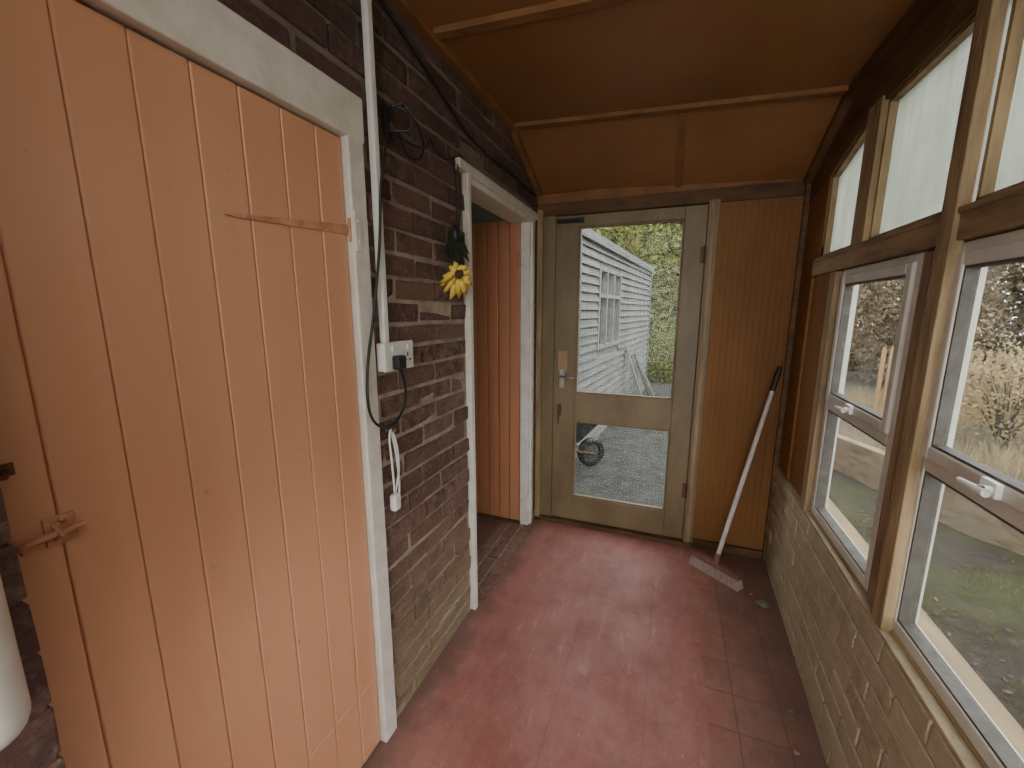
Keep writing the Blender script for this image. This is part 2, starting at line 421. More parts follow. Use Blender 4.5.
while x<.60:
    b.box(x+.0003,min(x+.0297,.62),FY+.006+U(-.0003,.0003),FY+.03,.045,2.0); x+=.030
b.box(.2,.62,FY+.0075,FY+.06,.0,2.0)
tag(make('wall_far',b,M['panel'],bevel=.0012),'brown stained narrow matchboard panelling beside the back door','wall','structure')
b=MB(); b.box(.205,.60,FY-.014,FY+.01,0,.05); tag(make('baseboard_far',b,M['darktimber'],bevel=.003),'dark dirty timber board at the panelling base','baseboard','structure')
d3=empty('door_3',(-.27,FY,0)); tag(d3,'khaki painted back door with two wired glass panes','door','structure')
b=MB(); y0,y1=FY+.002,FY+.042
b.box(-.688,-.548,y0,y1,.03,1.98); b.box(.036,.148,y0,y1,.03,1.98)
b.box(-.548,.036,y0,y1,1.915,1.98); b.box(-.548,.036,y0,y1,.715,.90); b.box(-.548,.036,y0,y1,.03,.195)
for (za,zb) in ((.195,.715),(.90,1.915)):
    b.box(-.548,-.538,y0+.006,y1-.006,za,zb); b.box(.026,.036,y0+.006,y1-.006,za,zb); b.box(-.538,.026,y0+.006,y1-.006,za,za+.01); b.box(-.538,.026,y0+.006,y1-.006,zb-.01,zb)
make('door_panel',b,M['khaki'],d3,bevel=.003)
for za,zb in ((.2,.71),(.905,1.91)):
    b=MB(); b.box(-.542,.03,FY+.019,FY+.023,za,zb); make('glass_pane',b,M['wireglass'],d3)
b=MB(); b.box(-.66,-.60,FY-.003,FY+.004,1.04,1.17); make('wood_patch',b,M['rawwood'],d3,label='bare timber patch')
b=MB(); b.box(-.648,-.618,FY-.006,FY+.002,.93,1.05); b.tube([(-.633,FY,1.01),(-.633,FY-.045,1.01),(-.60,FY-.05,1.008),(-.545,FY-.048,1.003)],.008,10)
make('lever_handle',b,M['metal'],d3,bevel=.001,label='dull chrome lever handle')
b=MB(); b.box(-.655,-.635,FY-.02,FY+.002,.75,.82); b.tube([(-.645,FY-.02,.78),(-.645,FY-.035,.77),(-.645,FY-.03,.70)],.005,8); make('bolt',b,M['rust'],d3,label='small black key and bolt')
b=MB(); b.box(-.675,-.52,FY-.016,FY+.002,1.935,1.962); b.tube([(-.68,FY-.018,1.948),(-.53,FY-.018,1.948)],.007,8); make('door_bolt',b,M['black'],d3,label='black sliding bolt')
for z in (.35,1.72):
    b=MB(); b.tube([(.15,FY-.008,z-.045),(.15,FY-.008,z+.045)],.007,8); b.box(.125,.15,FY-.003,FY+.003,z-.045,z+.045); make('hinge',b,M['rust'],d3)
b=MB(); b.box(-.80,.2,FY-.03,FY+.06,-.01,.026); tag(make('trim_%d'%tn,b,M['darktimber'],bevel=.004),'worn dark timber sill under the back door','threshold','structure'); tn+=1

# ---------------------------------------------------------------- right wall
def xs(y,z): return -.038*(2.55-y)*(1-.62*max(0,min(1,z/.57)))
b=MB(); bricks(b,YB,YF,0,.565,.592,.66,[],course=.0705,L=.225,gap=.008,jit=.0022,prot=.003)
NY,NZ=24,8
ys=[YB+(YF+.05-YB)*i/NY for i in range(NY+1)]; zs=[-.1,0]+[.568*k/NZ for k in range(1,NZ+1)]
gv=[(.5965,y,z) for y in ys for z in zs]; nz=len(zs)
b.add(gv,[(i*nz+k,i*nz+k+1,(i+1)*nz+k+1,(i+1)*nz+k) for i in range(NY) for k in range(nz-1)],mi=1)
for v in b.v: v.x+=xs(v.y,v.z)
b.box(.64,.72,YB,YF+.05,-.1,.57,mi=1)
tag(make('wall_right',b,[M['palebrick'],M['palemortar']],bevel=.0035),'low grubby cream painted brick wall under the windows','wall','structure')
b=MB(); b.prism([(.593+xs(YB,.57),YB),(.593,YF),(.72,YF),(.72,YB)],lambda p,d:(p[0],p[1],d),.562,.576)
tag(make('trim_%d'%tn,b,M['palemortar'],bevel=.003),'rough pale mortar capping on the low wall','sill','structure'); tn+=1
b=MB(); b.box(.597,.72,YB,YF,.572,.584); tag(make('trim_%d'%tn,b,M['rail'],bevel=.002),'thin stained timber strip under the windows','sill','structure'); tn+=1
wins=[(1.415,1.97),(.73,1.29),(.05,.61),(-.63,-.07),(-1.31,-.75)]
posts=[(1.97,2.03),(1.29,1.415),(.61,.73),(-.07,.05),(-.75,-.63),(-1.6,-1.31)]
for p in posts:
    b=MB(); w_=p[1]-p[0]
    if w_>.1 and w_<.2: b.box(.575,.601,p[0]-.034,p[0]+.022,.576,2.10); b.box(.601,.66,p[0],p[1],.583,1.57)
    else: b.box(.58,.66,p[0],p[1],.576,1.57)
    tag(make('trim_%d'%tn,b,M['timber'],bevel=.003),'stained timber window post with weathered grain','post','structure'); tn+=1
b=MB(); b.box(.585,.66,YB,2.30,1.575,1.645); b.box(.579,.60,YB,2.26,1.632,1.648)
tag(make('trim_%d'%tn,b,M['rail'],bevel=.004),'stained timber rail between upper and lower windows','rail','structure'); tn+=1
b=MB(); b.prism([(YB,2.085),(1.89,2.085),(2.25,1.985),(2.60,1.92),(2.60,2.09),(2.08,2.28),(YB,2.28)],lambda p,d:(d,p[0],p[1]),.595,.66)
tag(make('trim_%d'%tn,b,M['darktimber'],bevel=.003),'dark timber wall plate above the upper windows','beam','structure'); tn+=1
b=MB(); b.box(.598,.66,2.25,2.60,1.65,2.02); b.box(.60,.66,2.03,2.60,.58,1.575); b.box(.60,.66,2.25,2.60,1.57,1.70)
tag(make('wall_window_side',b,M['panel']),'brown painted board panel between window and back wall','wall','structure')
b=MB(); b.box(.575,.60,2.515,2.53,.0,2.05); tag(make('trim_%d'%tn,b,M['darktimber'],bevel=.003),'dark corner post beside the matchboard','post','structure'); tn+=1
b=MB(); b.box(.59,.602,2.30,2.325,.585,1.57); tag(make('trim_%d'%tn,b,M['panel'],bevel=.002),'thin brown cover strip on the side panel','trim','structure'); tn+=1
ups=[(1.785,1.89),(-.92,-.82),(-1.6,-1.4)]
for p in ups:
    b=MB(); b.box(.588,.66,p[0],p[1],1.65,2.10); tag(make('trim_%d'%tn,b,M['timber'],bevel=.003),'stained timber post between upper panes','post','structure'); tn+=1
wn=1
def ring(mb,x0,x1,y0,y1,z0,z1,w,mi=0):
    mb.box(x0,x1,y0,y0+w,z0,z1,mi=mi); mb.box(x0,x1,y1-w,y1,z0,z1,mi=mi)
    mb.box(x0,x1,y0+w,y1-w,z0,z0+w,mi=mi); mb.box(x0,x1,y0+w,y1-w,z1-w,z1,mi=mi)
for (ya,yb) in wins:
    e=empty('window_%d'%wn,(.62,(ya+yb)/2,.583)); wn+=1
    tag(e,'grubby grey-white framed window with top-hung sash','window','structure')
    b=MB(); ring(b,.602,.65,ya,yb,.583,1.572,.034); b.box(.602,.65,ya+.034,yb-.034,1.035,1.085); make('window_frame',b,M['upvc'],e,bevel=.004)
    b=MB(); ring(b,.592,.625,ya+.026,yb-.026,1.07,1.55,.032); make('sash',b,M['upvc'],e,bevel=.005)
    b=MB(); ring(b,.597,.622,ya+.058,yb-.058,1.102,1.518,.006); ring(b,.606,.640,ya+.034,yb-.034,.617,1.035,.006); make('gasket',b,M['gasket'],e)
    b=MB(); b.box(.612,.616,ya+.060,yb-.060,1.104,1.516); make('glass_pane',b,M['glass'],e)
    b=MB(); b.box(.63,.634,ya+.034,yb-.034,.62,1.037); make('glass_pane',b,M['glass'],e)
    b=MB(); yc=(ya+yb)/2; b.box(.582,.593,yc-.022,yc+.022,1.073,1.103); b.tube([(.586,yc-.01,1.088),(.568,yc-.01,1.088),(.565,yc-.03,1.086),(.567,yc+.05,1.082)],[.007,.008,.008,.006],10)
    make('window_handle',b,M['whiteplastic'],e,bevel=.002,label='pale window handle')
# upper panes
poly=[[(1.89,1.65),(2.25,1.65),(2.25,1.985),(1.89,2.085)]]
for a_,b_ in ((1.312,1.785),(.632,1.256),(-.048,.576),(-.82,-.104),(-1.4,-.92)):
    poly.append([(a_,1.65),(b_,1.65),(b_,2.085),(a_,2.085)])
for pl in poly:
    e=empty('window_%d'%wn,(.63,sum(p[0] for p in pl)/4,1.65)); wn+=1
    tag(e,'upper obscured glass pane, misty and streaked with grime','window','structure')
    b=MB(); b.prism(pl,lambda p,d:(d,p[0],p[1]),.628,.633); make('glass_pane',b,M['frost'],e)
    b=MB()
    for i in range(4):
        p=Vector(pl[i]); q=Vector(pl[(i+1)%4]); cpt=sum((Vector(k) for k in pl),Vector((0,0)))/4
        d=(q-p).normalized(); nrm=Vector((-d.y,d.x)); 
        if (cpt-p).dot(nrm)<0: nrm=-nrm
        b.prism([tuple(p),tuple(q),tuple(q+nrm*.012),tuple(p+nrm*.012)],lambda k,dd:(dd,k[0],k[1]),.606,.628)
    make('glazing_bead',b,M['timber'],e)
# back wall
b=MB(); b.box(-.93,-.7,YB-.1,YB,-.1,2.36); b.box(.55,.72,YB-.1,YB,-.1,2.36); b.box(-.7,.55,YB-.1,YB,-.1,.25); b.box(-.7,.55,YB-.1,YB,2.2,2.36)
tag(make('wall_back',b,M['palebrick']),'pale brick wall at the near end of the porch','wall','structure')
e=empty('window_%d'%wn,(-.07,YB-.05,.25)); tag(e,'large unseen end window added to let sky light in','window','structure')  # unseen opening added so sky light enters from behind the camera
b=MB()
b.box(-.7,-.65,YB-.08,YB-.02,.25,2.2); b.box(.5,.55,YB-.08,YB-.02,.25,2.2); b.box(-.65,.5,YB-.08,YB-.02,.25,.3); b.box(-.65,.5,YB-.08,YB-.02,2.15,2.2)
make('window_frame',b,M['upvc'],e)
b=MB(); b.box(-.65,.5,YB-.052,YB-.048,.3,2.15); make('glass_pane',b,M['glass'],e)

# ---------------------------------------------------------------- wall items
b=MB(); b.box(-.806,-.784,.998,1.022,1.325,2.30)
tag(make('cable_conduit',b,M['whiteplastic'],bevel=.006,seg=3),'white plastic cable conduit running up the brick wall','conduit')
s=empty('wall_socket',(-.79,1.05,1.24)); tag(s,'white double power socket on a surface box on brick','socket')
b=MB(); b.box(-.808,-.784,.984,1.124,1.241,1.325); make('back_box',b,M['whiteplastic'],s,bevel=.005,seg=3)
b=MB(); b.box(-.784,-.775,.982,1.126,1.239,1.327); make('face_plate',b,M['whiteplastic'],s,bevel=.004,seg=3)
for y in (1.022,1.097):
    b=MB(); b.box(-.775,-.771,y-.008,y+.008,1.298,1.316); make('switch',b,M['whiteplastic'],s,bevel=.002)
for (y,z,w_,h_) in ((1.094,1.285,.003,.006),(1.083,1.268,.005,.003),(1.105,1.268,.005,.003)):
    b=MB(); b.box(-.7755,-.7745,y-w_,y+w_,z-h_,z+h_); make('socket_hole',b,M['black'],s)
p=empty('plug_lead',(-.76,1.035,1.24)); tag(p,'black plug with looping black flex in the wall socket','plug and cable')
b=MB(); b.box(-.774,-.747,1.010,1.050,1.245,1.287); make('plug',b,M['black'],p,bevel=.006,seg=3)
path=[(-.76,1.031,1.245),(-.762,1.045,1.225),(-.77,1.068,1.18),(-.78,1.075,1.13),(-.785,1.045,1.085),(-.785,.99,1.072),(-.78,.93,1.10),(-.78,.905,1.16),(-.782,.915,1.27),(-.782,.955,1.42),(-.775,.983,1.59),(-.772,1.0,1.75),(-.775,1.032,1.865),(-.785,1.07,1.95)]
b=MB(); b.tube(smooth_path(path),.0042,8); make('flex',b,M['black'],p)
p=empty('white_lead',(-.785,1.012,.81)); tag(p,'white flex lead with inline switch hanging on the brick','cable')
b=MB(); b.tube(smooth_path([(-.785,1.01,.85),(-.783,1.03,.92),(-.785,1.028,1.0),(-.79,1.012,1.055),(-.785,.995,1.03),(-.783,.998,.95),(-.783,1.004,.85)]),.0035,8)
b.tube(smooth_path([(-.785,1.012,.80),(-.784,1.03,.86),(-.783,1.022,.96),(-.79,1.012,1.05)]),.0032,8)
make('flex',b,M['whiteplastic'],p)
b=MB(); b.box(-.797,-.772,.990,1.024,.792,.848); make('inline_switch',b,M['whiteplastic'],p,bevel=.009,seg=4)
b=MB(); b.tube([(-.812,1.012,1.052),(-.775,1.012,1.052),(-.775,1.012,1.062)],.003,8); make('hook',b,M['metal'],p)
p=empty('wire_hook',(-.80,1.09,1.9)); tag(p,'black wall hook with tangled loose wires on brick','hook')
b=MB(); b.box(-.812,-.795,1.07,1.085,1.90,2.00); b.tube([(-.80,1.078,1.99),(-.75,1.09,2.0),(-.735,1.10,1.98)],.004,8); b.tube([(-.80,1.078,1.93),(-.74,1.10,1.93),(-.73,1.11,1.96)],.004,8)
make('bracket',b,M['black'],p)
b=MB(); b.tube(smooth_path([(-.785,1.07,1.95),(-.76,1.12,1.91),(-.75,1.20,1.92),(-.77,1.26,1.97),(-.79,1.33,1.96),(-.79,1.40,1.955),(-.79,1.46,1.98)]),.004,8)
b.tube(smooth_path([(-.785,1.07,1.99),(-.75,1.13,1.98),(-.75,1.19,1.93),(-.785,1.22,1.90),(-.79,1.17,1.89),(-.775,1.10,1.92)]),.0035,8)
make('loose_wire',b,M['black'],p)
b=MB(); b.tube(smooth_path([(-.80,1.03,2.275),(-.80,1.20,2.225),(-.80,1.45,2.15),(-.80,1.60,2.11),(-.80,1.75,2.095),(-.80,2.10,2.10),(-.80,2.45,2.09)]),.0055,8)
tag(make('wall_cable',b,M['black']),'black cable clipped along the top of the brick wall','cable')

# sunflower
M['yellow']=simple('petal_yellow',(.80,.62,.13),(.72,.48,.06),30,.7,.2)
M['leaf']=simple('dark_fabric_leaf',(.02,.03,.018),(.035,.04,.02),30,.7,.2)
M['brownc']=simple('flower_centre',(.12,.07,.02),(.20,.12,.04),150,.9,1,bdist=.003)
fc=Vector((-.752,1.398,1.558))
e=empty('hanging_sunflower',(-.77,1.42,1.45)); tag(e,'ragged artificial yellow sunflower hanging upside down on string','artificial flower')
nrm=Vector((.70,-.52,-.46)).normalized(); dn=(Vector((0,0,-1))-nrm*Vector((0,0,-1)).dot(nrm)).normalized(); sdv=nrm.cross(dn)
for layer in (0,1):
    for i in range(10):
        b=MB()
        th=2*math.pi*(i+.5*layer)/10+U(-.20,.20); ca_,sa_=math.cos(th),math.sin(th)
        L=.052+.042*max(0,ca_)**.7*U(.7,1.1)+U(-.006,.008); w_=.014; 
        rd=dn*ca_+sdv*sa_; td=sdv*ca_-dn*sa_; curl=U(-.012,.016); tw=U(-.006,.006)
        ps=[]
        for (f_,ww,zz) in ((.18,.4,.004),(.45,1,.010),(.75,.8,.008),(1,.08,-.004)):
            for sgn in (-1,1):
                ps.append(fc+rd*L*f_+td*sgn*ww*w_+nrm*(zz+curl*f_*f_-layer*.005+sgn*tw*f_)+Vector((0,0,-1))*(.016*f_*f_))
        b.add(ps,[(0,1,3,2),(2,3,5,4),(4,5,7,6)],smooth=True)
        make('petal',b,M['yellow'],e).modifiers.new('s','SOLIDIFY').thickness=.0012
rot=nrm.to_track_quat('Z','Y').to_matrix()
b=MB(); b.ball(fc+nrm*.012,.018,.018,.009,16,8,rot=rot); make('flower_center',b,M['brownc'],e)
for (dy,dz,L,ang) in ((.0,.05,.12,-.25),(.012,.05,.11,.3),(-.015,.045,.11,-.8),(.02,.08,.09,.7),(-.005,.09,.13,.05),(-.01,.10,.12,-.45),(.015,.10,.13,.4)):
    b=MB()
    o=Vector((-.775,1.415+dy,1.62+dz)); d=Vector((.10,math.sin(ang),-math.cos(ang)*.8)).normalized()*L; s_=Vector((.01,math.cos(ang),math.sin(ang)))*.026
    b.add([o,o+d*.35+s_,o+d*.35-s_,o+d*.7+s_*.7,o+d*.7-s_*.7,o+d+Vector((.01,0,0))],[(0,1,2),(1,3,4,2),(3,5,4)],smooth=False)
    make('leaf',b,M['leaf'],e).modifiers.new('s','SOLIDIFY').thickness=.002
b=MB(); b.tube(smooth_path([(-.785,1.44,1.97),(-.770,1.435,1.85),(-.768,1.425,1.73),(-.768,1.41,1.64),tuple(fc-nrm*.008)]),.0038,8); make('stem',b,M['black'],e)
b=MB(); b.tube(smooth_path([(-.785,1.475,1.96),(-.768,1.46,1.84),(-.768,1.44,1.72)]),.003,8); make('cord',b,M['black'],e)
b=MB(); b.ball((-.772,1.42,1.70),.02,.018,.03,10,6,jit=.15); make('bow',b,M['black'],e)

# white pipe end
b=MB(); pr=[(-.64,.138,.965)]; rs=[.004]
for i in range(1,7):
    a=i/6*math.pi/2; pr.append((-.64,.138,.965+.032*(1-math.cos(a)))); rs.append(.004+.027*math.sin(a))
pr+=[(-.64,.138,1.3),(-.64,.138,2.2)]; rs+=[.031,.031]
e=empty('waste_pipe',(-.66,.138,.965)); tag(e,'white plastic pipe with rounded end fixed to brick pier','pipe')
b.tube(pr,rs,20); make('pipe',b,M['whiteplastic'],e)
for z in (1.3,1.9):
    b=MB(); b.box(-.69,-.65,.10,.176,z,z+.03); make('pipe_clip',b,M['whiteplastic'],e,bevel=.003)

# ---------------------------------------------------------------- broom
M['broomhandle']=simple('faded_grey_handle',(.60,.545,.49),(.47,.42,.375),20,.5,.1)
M['broomhead']=simple('red_brown_block',(.22,.09,.07),(.16,.065,.05),20,.6,.2)
M['bristle']=simple('pale_bristle',(.50,.38,.32),(.34,.24,.20),160,.8,.6,stretch=(1,1,.1))
e=empty('broom',(.31,2.28,0)); tag(e,'push broom with pale handle leaning into the corner','broom')
hc=Vector((.308,2.28,.0)); ax=Vector((.221,-.172,0)).normalized(); pr=Vector((ax.y,-ax.x,0))
topP=Vector((.548,2.490,1.13)); botP=hc+Vector((0,0,.078))
def orient(o,l,w_,z0,z1,taper=0):
    vs=[]
    for z,tp in ((z0,taper),(z1,0)):
        for a,c in ((-1,-1),(1,-1),(1,1),(-1,1)): vs.append(o+ax*a*(l/2+tp)+pr*c*(w_/2+tp)+Vector((0,0,z)))
    return vs
b=MB(); b.add(orient(hc,.28,.045,.055,.076),[(3,2,1,0),(4,5,6,7),(0,1,5,4),(1,2,6,5),(2,3,7,6),(3,0,4,7)]); make('broom_head',b,M['broomhead'],e,bevel=.005,seg=3)
b=MB()
for i in range(26):
    for j in range(5):
        o=hc+ax*(-.128+i*.0103)+pr*(-.016+j*.008); sp=ax*((i-12.5)*.0008)+pr*((j-2)*.005)+Vector((U(-.002,.002),U(-.002,.002),0))
        b.tube([o+Vector((0,0,.057)),o+sp*.5+Vector((0,0,.03)),o+sp+Vector((0,0,.001))],[.0035,.0045,.0055],5,cap=False)
ob=make('bristles',b,M['bristle'],e); ob['kind']='stuff'
b=MB(); d=(topP-botP); b.tube([botP-d*.01,botP+d*.88],.0115,12); make('handle',b,M['broomhandle'],e)
b=MB(); b.tube([botP+d*.88,botP+d*.97,botP+d],[.0135,.0135,.010],12); make('grip',b,M['black'],e,label='black rubber grip')
b=MB(); b.tube([botP-d*.012,botP+d*.045],[.017,.0135],12); make('handle_socket',b,M['broomhead'],e)

M['stone']=simple('grey_rubble',(.26,.22,.18),(.16,.13,.10),40,.9,.5)
M['gstone']=simple('mossy_stone',(.13,.12,.095),(.08,.08,.045),30,.95,.6)
for (x,y,s_,lab) in ((.505,2.10,.034,'pale crumbled lump of mortar on the tiles'),(.46,2.17,.014,'small chip of mortar on the tiles'),(.49,1.52,.009,'small dark crumb on dusty tiles'),(.47,1.36,.011,'dead brown leaf crumb by the low wall'),(.51,1.75,.008,'small dark crumb by the low wall'),(-.72,1.22,.008,'small mortar crumb beneath the brick wall')):
    b=MB(); b.ball((x,y,s_*.35),s_,s_*.7,s_*.45,9,6,jit=.18); tag(make('rubble_lump',b,M['stone']),lab,'rubble')

# ---------------------------------------------------------------- exterior
m,t,out = nt('garden_ground')
w=pos(t); s=N(t,'ShaderNodeSeparateXYZ'); t.links.new(w,s.inputs[0])
c=mix(t,noise(t,w,1.7,detail=10,rough=.7,lo=.44,hi=.56),(.068,.052,.040),(.088,.096,.036))
c=mix(t,math_(t,'MULTIPLY',noise(t,w,9,detail=8,lo=.48,hi=.7),.65),c,(.14,.12,.095))
c=mix(t,math_(t,'MULTIPLY',noise(t,w,45,detail=4,lo=.58,hi=.68),.6),c,(.23,.205,.17))
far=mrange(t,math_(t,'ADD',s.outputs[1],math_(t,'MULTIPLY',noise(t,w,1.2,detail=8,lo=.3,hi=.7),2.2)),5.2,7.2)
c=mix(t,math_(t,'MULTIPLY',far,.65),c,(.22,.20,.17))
xr=mrange(t,math_(t,'ADD',s.outputs[0],math_(t,'MULTIPLY',noise(t,w,3,lo=.3,hi=.7),.3)),1.2,.9)
conc=mix(t,noise(t,w,7,detail=10,rough=.75,lo=.35,hi=.68),(.20,.195,.18),(.095,.10,.072))
c=mix(t,xr,c,conc)
finish(t,out,c,.95,noise(t,w,22,detail=9,rough=.7,lo=.2,hi=.8),1,.07,spec=.12)
M['ground']=m
from mathutils import noise as mn
def gz(x,y):
    if x<.8: return -.11
    k=min(1,(x-.8)/1.0); return -.11+k*(.07*mn.noise(Vector((x*.8,y*.8,0)))+.035*mn.noise(Vector((x*3,y*3,2))))
b=MB(); nx,ny=150,160
gx=[-8+26*i/nx for i in range(nx+1)]; gy=[-8+30*j/ny for j in range(ny+1)]
b.add([(x,y,gz(x,y)) for x in gx for y in gy],[(i*(ny+1)+j,(i+1)*(ny+1)+j,(i+1)*(ny+1)+j+1,i*(ny+1)+j+1) for i in range(nx) for j in range(ny)],smooth=True)
tag(make('ground',b,M['ground']),'bare winter garden soil with moss and concrete path','ground','structure')

# shed
M['siding']=simple('grey_siding',(.25,.245,.225),(.15,.148,.135),6,.7,.2,stretch=(1,.3,3))
M['roof']=simple('shed_felt',(.09,.09,.085),(.12,.12,.11),10,.9,.4)
M['darkglass']=simple('dark_shed_glass',(.04,.048,.045),(.06,.07,.065),3,.15,.0)
M['shedwhite']=simple('shed_window_paint',(.33,.32,.29),(.22,.21,.19),14,.6,.1)
sd=Vector((.104,.9946,0)); sn=Vector((.9946,-.104,0)); so=Vector((-.876,4.02,0))
def SP(a,o,z): return so+sd*a+sn*o+Vector((0,0,z))
e=empty('garden_shed',tuple(so+Vector((0,0,-.1)))); tag(e,'long weathered grey clapboard garden shed with tall windows','shed')
b=MB()
Ls=4.4; z=-.1; wz0,wz1=.97,1.92; wa,wb=.74,1.85
def plank(a0,a1,z0,z1):
    vs=[SP(a0,0,z0),SP(a1,0,z0),SP(a1,.030,z0),SP(a0,.030,z0),SP(a0,0,z1),SP(a1,0,z1),SP(a1,.002,z1),SP(a0,.002,z1)]
    b.add(vs,[(3,2,1,0),(4,5,6,7),(0,1,5,4),(1,2,6,5),(2,3,7,6),(3,0,4,7)])
while z<2.16:
    z1=min(z+.082,2.17)
    if z1>wz0 and z<wz1: plank(0,wa,z,z1); plank(wb,Ls,z,z1)
    else: plank(0,Ls,z,z1)
    z+=.090
def sbox(mb,a0,a1,o0,o1,z0,z1,mi=0):
    vs=[SP(a,o,z) for a in (a0,a1) for o in (o0,o1) for z in (z0,z1)]
    mb.add(vs,[(0,1,3,2),(4,6,7,5),(0,4,5,1),(2,3,7,6),(0,2,6,4),(1,5,7,3)],mi=mi)
sbox(b,0,Ls,-1.8,-.06,-.1,2.17); sbox(b,.02,wa,-.06,.0,-.1,2.17); sbox(b,wb,Ls-.02,-.06,.0,-.1,2.17); sbox(b,wa,wb,-.06,0,-.1,wz0); sbox(b,wa,wb,-.06,0,wz1,2.17)
for a in (0,Ls-.05): sbox(b,a,a+.05,-.02,.035,-.1,2.17)
make('cladding',b,M['siding'],e)
b=MB(); sbox(b,-.03,Ls+.03,-1.85,.045,2.17,2.20); make('roof',b,M['roof'],e)
b=MB(); sbox(b,-.03,Ls+.03,.045,.06,2.12,2.21); make('fascia',b,M['siding'],e)
b=MB(); sbox(b,wa,wb,-.05,-.04,wz0,wz1); make('window_glass',b,M['darkglass'],e)
b=MB()
for a in (wa,wa+.35,wa+.70,wb-.05): sbox(b,a,a+.05,-.04,.03,wz0,wz1)
for z_ in (wz0,wz0+.6,wz1-.05): sbox(b,wa,wb,-.04,.028,z_,z_+.045)
make('window_frame',b,M['shedwhite'],e)
for i,(a,o) in enumerate(((2.3,.02),(2.9,.02),(3.15,.05),(3.4,.03))):
    b=MB(); p0=SP(a+.15,o+.33,-.1); p1=SP(a,.05,.85-.12*i); d=(p1-p0).normalized(); sd2=sd*.04; n_=d.cross(sd).normalized()*.012
    vs=[p+q+r for p in (p0,p1) for q in (-sd2,sd2) for r in (-n_,n_)]
    b.add(vs,[(0,1,3,2),(4,6,7,5),(0,4,5,1),(2,3,7,6),(0,2,6,4),(1,5,7,3)])
    tag(make('wooden_plank',b,M['gstone'] if i%2 else M['siding']),'weathered plank leaning on the shed','plank',group='planks leaning on the shed')
# wheelbarrow
M['tray']=simple('dark_metal_tray',(.045,.05,.052),(.03,.034,.036),10,.6,.1)
wc=Vector((-.665,3.92,.04))
e=empty('wheelbarrow',(-.665,3.8,-.11)); tag(e,'dark metal wheelbarrow with black tyre beside the shed','wheelbarrow')
wy=Vector((.80,.60,0)).normalized(); wx=Vector((wy.y,-wy.x,0))
b=MB(); pts=[]
for i in range(25):
    th=2*math.pi*i/24; pts.append(wc+wy*.11*math.cos(th)+Vector((0,0,.11*math.sin(th))))
b.tube(pts,.038,10,cap=False); make('tyre',b,M['black'],e)
b=MB(); b.tube([wc-wx*.02,wc+wx*.02],.075,16); b.tube([wc-wx*.09,wc+wx*.09],.012,8); make('wheel_hub',b,M['gstone'],e)
b=MB()
for sg in (-1,1):
    b.tube([wc+wx*.08*sg,wc+wx*.12*sg-wy*.2+Vector((0,0,.06)),wc+wx*.24*sg-wy*.75+Vector((0,0,.20)),wc+wx*.27*sg-wy*1.1+Vector((0,0,.36))],.014,8)
    b.tube([wc+wx*.22*sg-wy*.62+Vector((0,0,.17)),wc+wx*.22*sg-wy*.66+Vector((0,0,-.15))],.012,8)
make('barrow_frame',b,M['rust'],e)
b=MB(); tc=wc-wy*.42+Vector((0,0,.16))
vs=[tc+wx*a*.15+wy*c*.22 for a,c in ((-1,-1),(1,-1),(1,1),(-1,1))]+[tc+wx*a*.25+wy*(c*.36+.03)+Vector((0,0,.22)) for a,c in ((-1,-1),(1,-1),(1,1),(-1,1))]
b.add(vs,[(0,1,2,3),(0,1,5,4),(1,2,6,5),(2,3,7,6),(3,0,4,7)]); ob=make('tray',b,M['tray'],e); ob.modifiers.new('s','SOLIDIFY').thickness=.006

# foliage
def leafmat(name,c1,c2,c3):
    m,t,out=nt(name); w=pos(t)
    c=mix(t,noise(t,w,1.7,lo=.4,hi=.6),c1,c2); c=mix(t,noise(t,w,25,detail=2,lo=.5,hi=.6),c,c3)
    d=N(t,'ShaderNodeBsdfDiffuse'); tr=N(t,'ShaderNodeBsdfTranslucent'); mx=N(t,'ShaderNodeMixShader'); mx.inputs[0].default_value=.3
    t.links.new(c,d.inputs[0]); t.links.new(c,tr.inputs[0]); t.links.new(d.outputs[0],mx.inputs[1]); t.links.new(tr.outputs[0],mx.inputs[2]); t.links.new(mx.outputs[0],out.inputs[0])
    return m
M['green']=leafmat('evergreen_leaves',(.26,.28,.08),(.38,.35,.11),(.14,.17,.055))
M['moss']=leafmat('moss_green',(.12,.135,.045),(.17,.17,.07),(.09,.10,.035))
M['brownleaf']=leafmat('dry_brown_leaves',(.25,.185,.115),(.17,.13,.085),(.34,.27,.175))
M['litter']=leafmat('dead_leaf_litter',(.16,.12,.08),(.12,.09,.06),(.21,.165,.11))
M['straw']=leafmat('dry_straw',(.40,.31,.17),(.30,.23,.12),(.46,.37,.22))
M['bark']=simple('bark',(.11,.09,.07),(.075,.062,.05),20,.9,.8)
def leaves(mb,n,fn,size):
    for i in range(n):
        c=fn(); a=Vector((U(-1,1),U(-1,1),U(-1,1))).normalized(); q=a.cross(Vector((U(-1,1),U(-1,1),U(-1,1)))).normalized(); s_=size*U(.5,1.3)
        mb.add([c-a*s_,c+q*s_*.5,c+a*s_,c-q*s_*.5],[(0,1,2,3)])
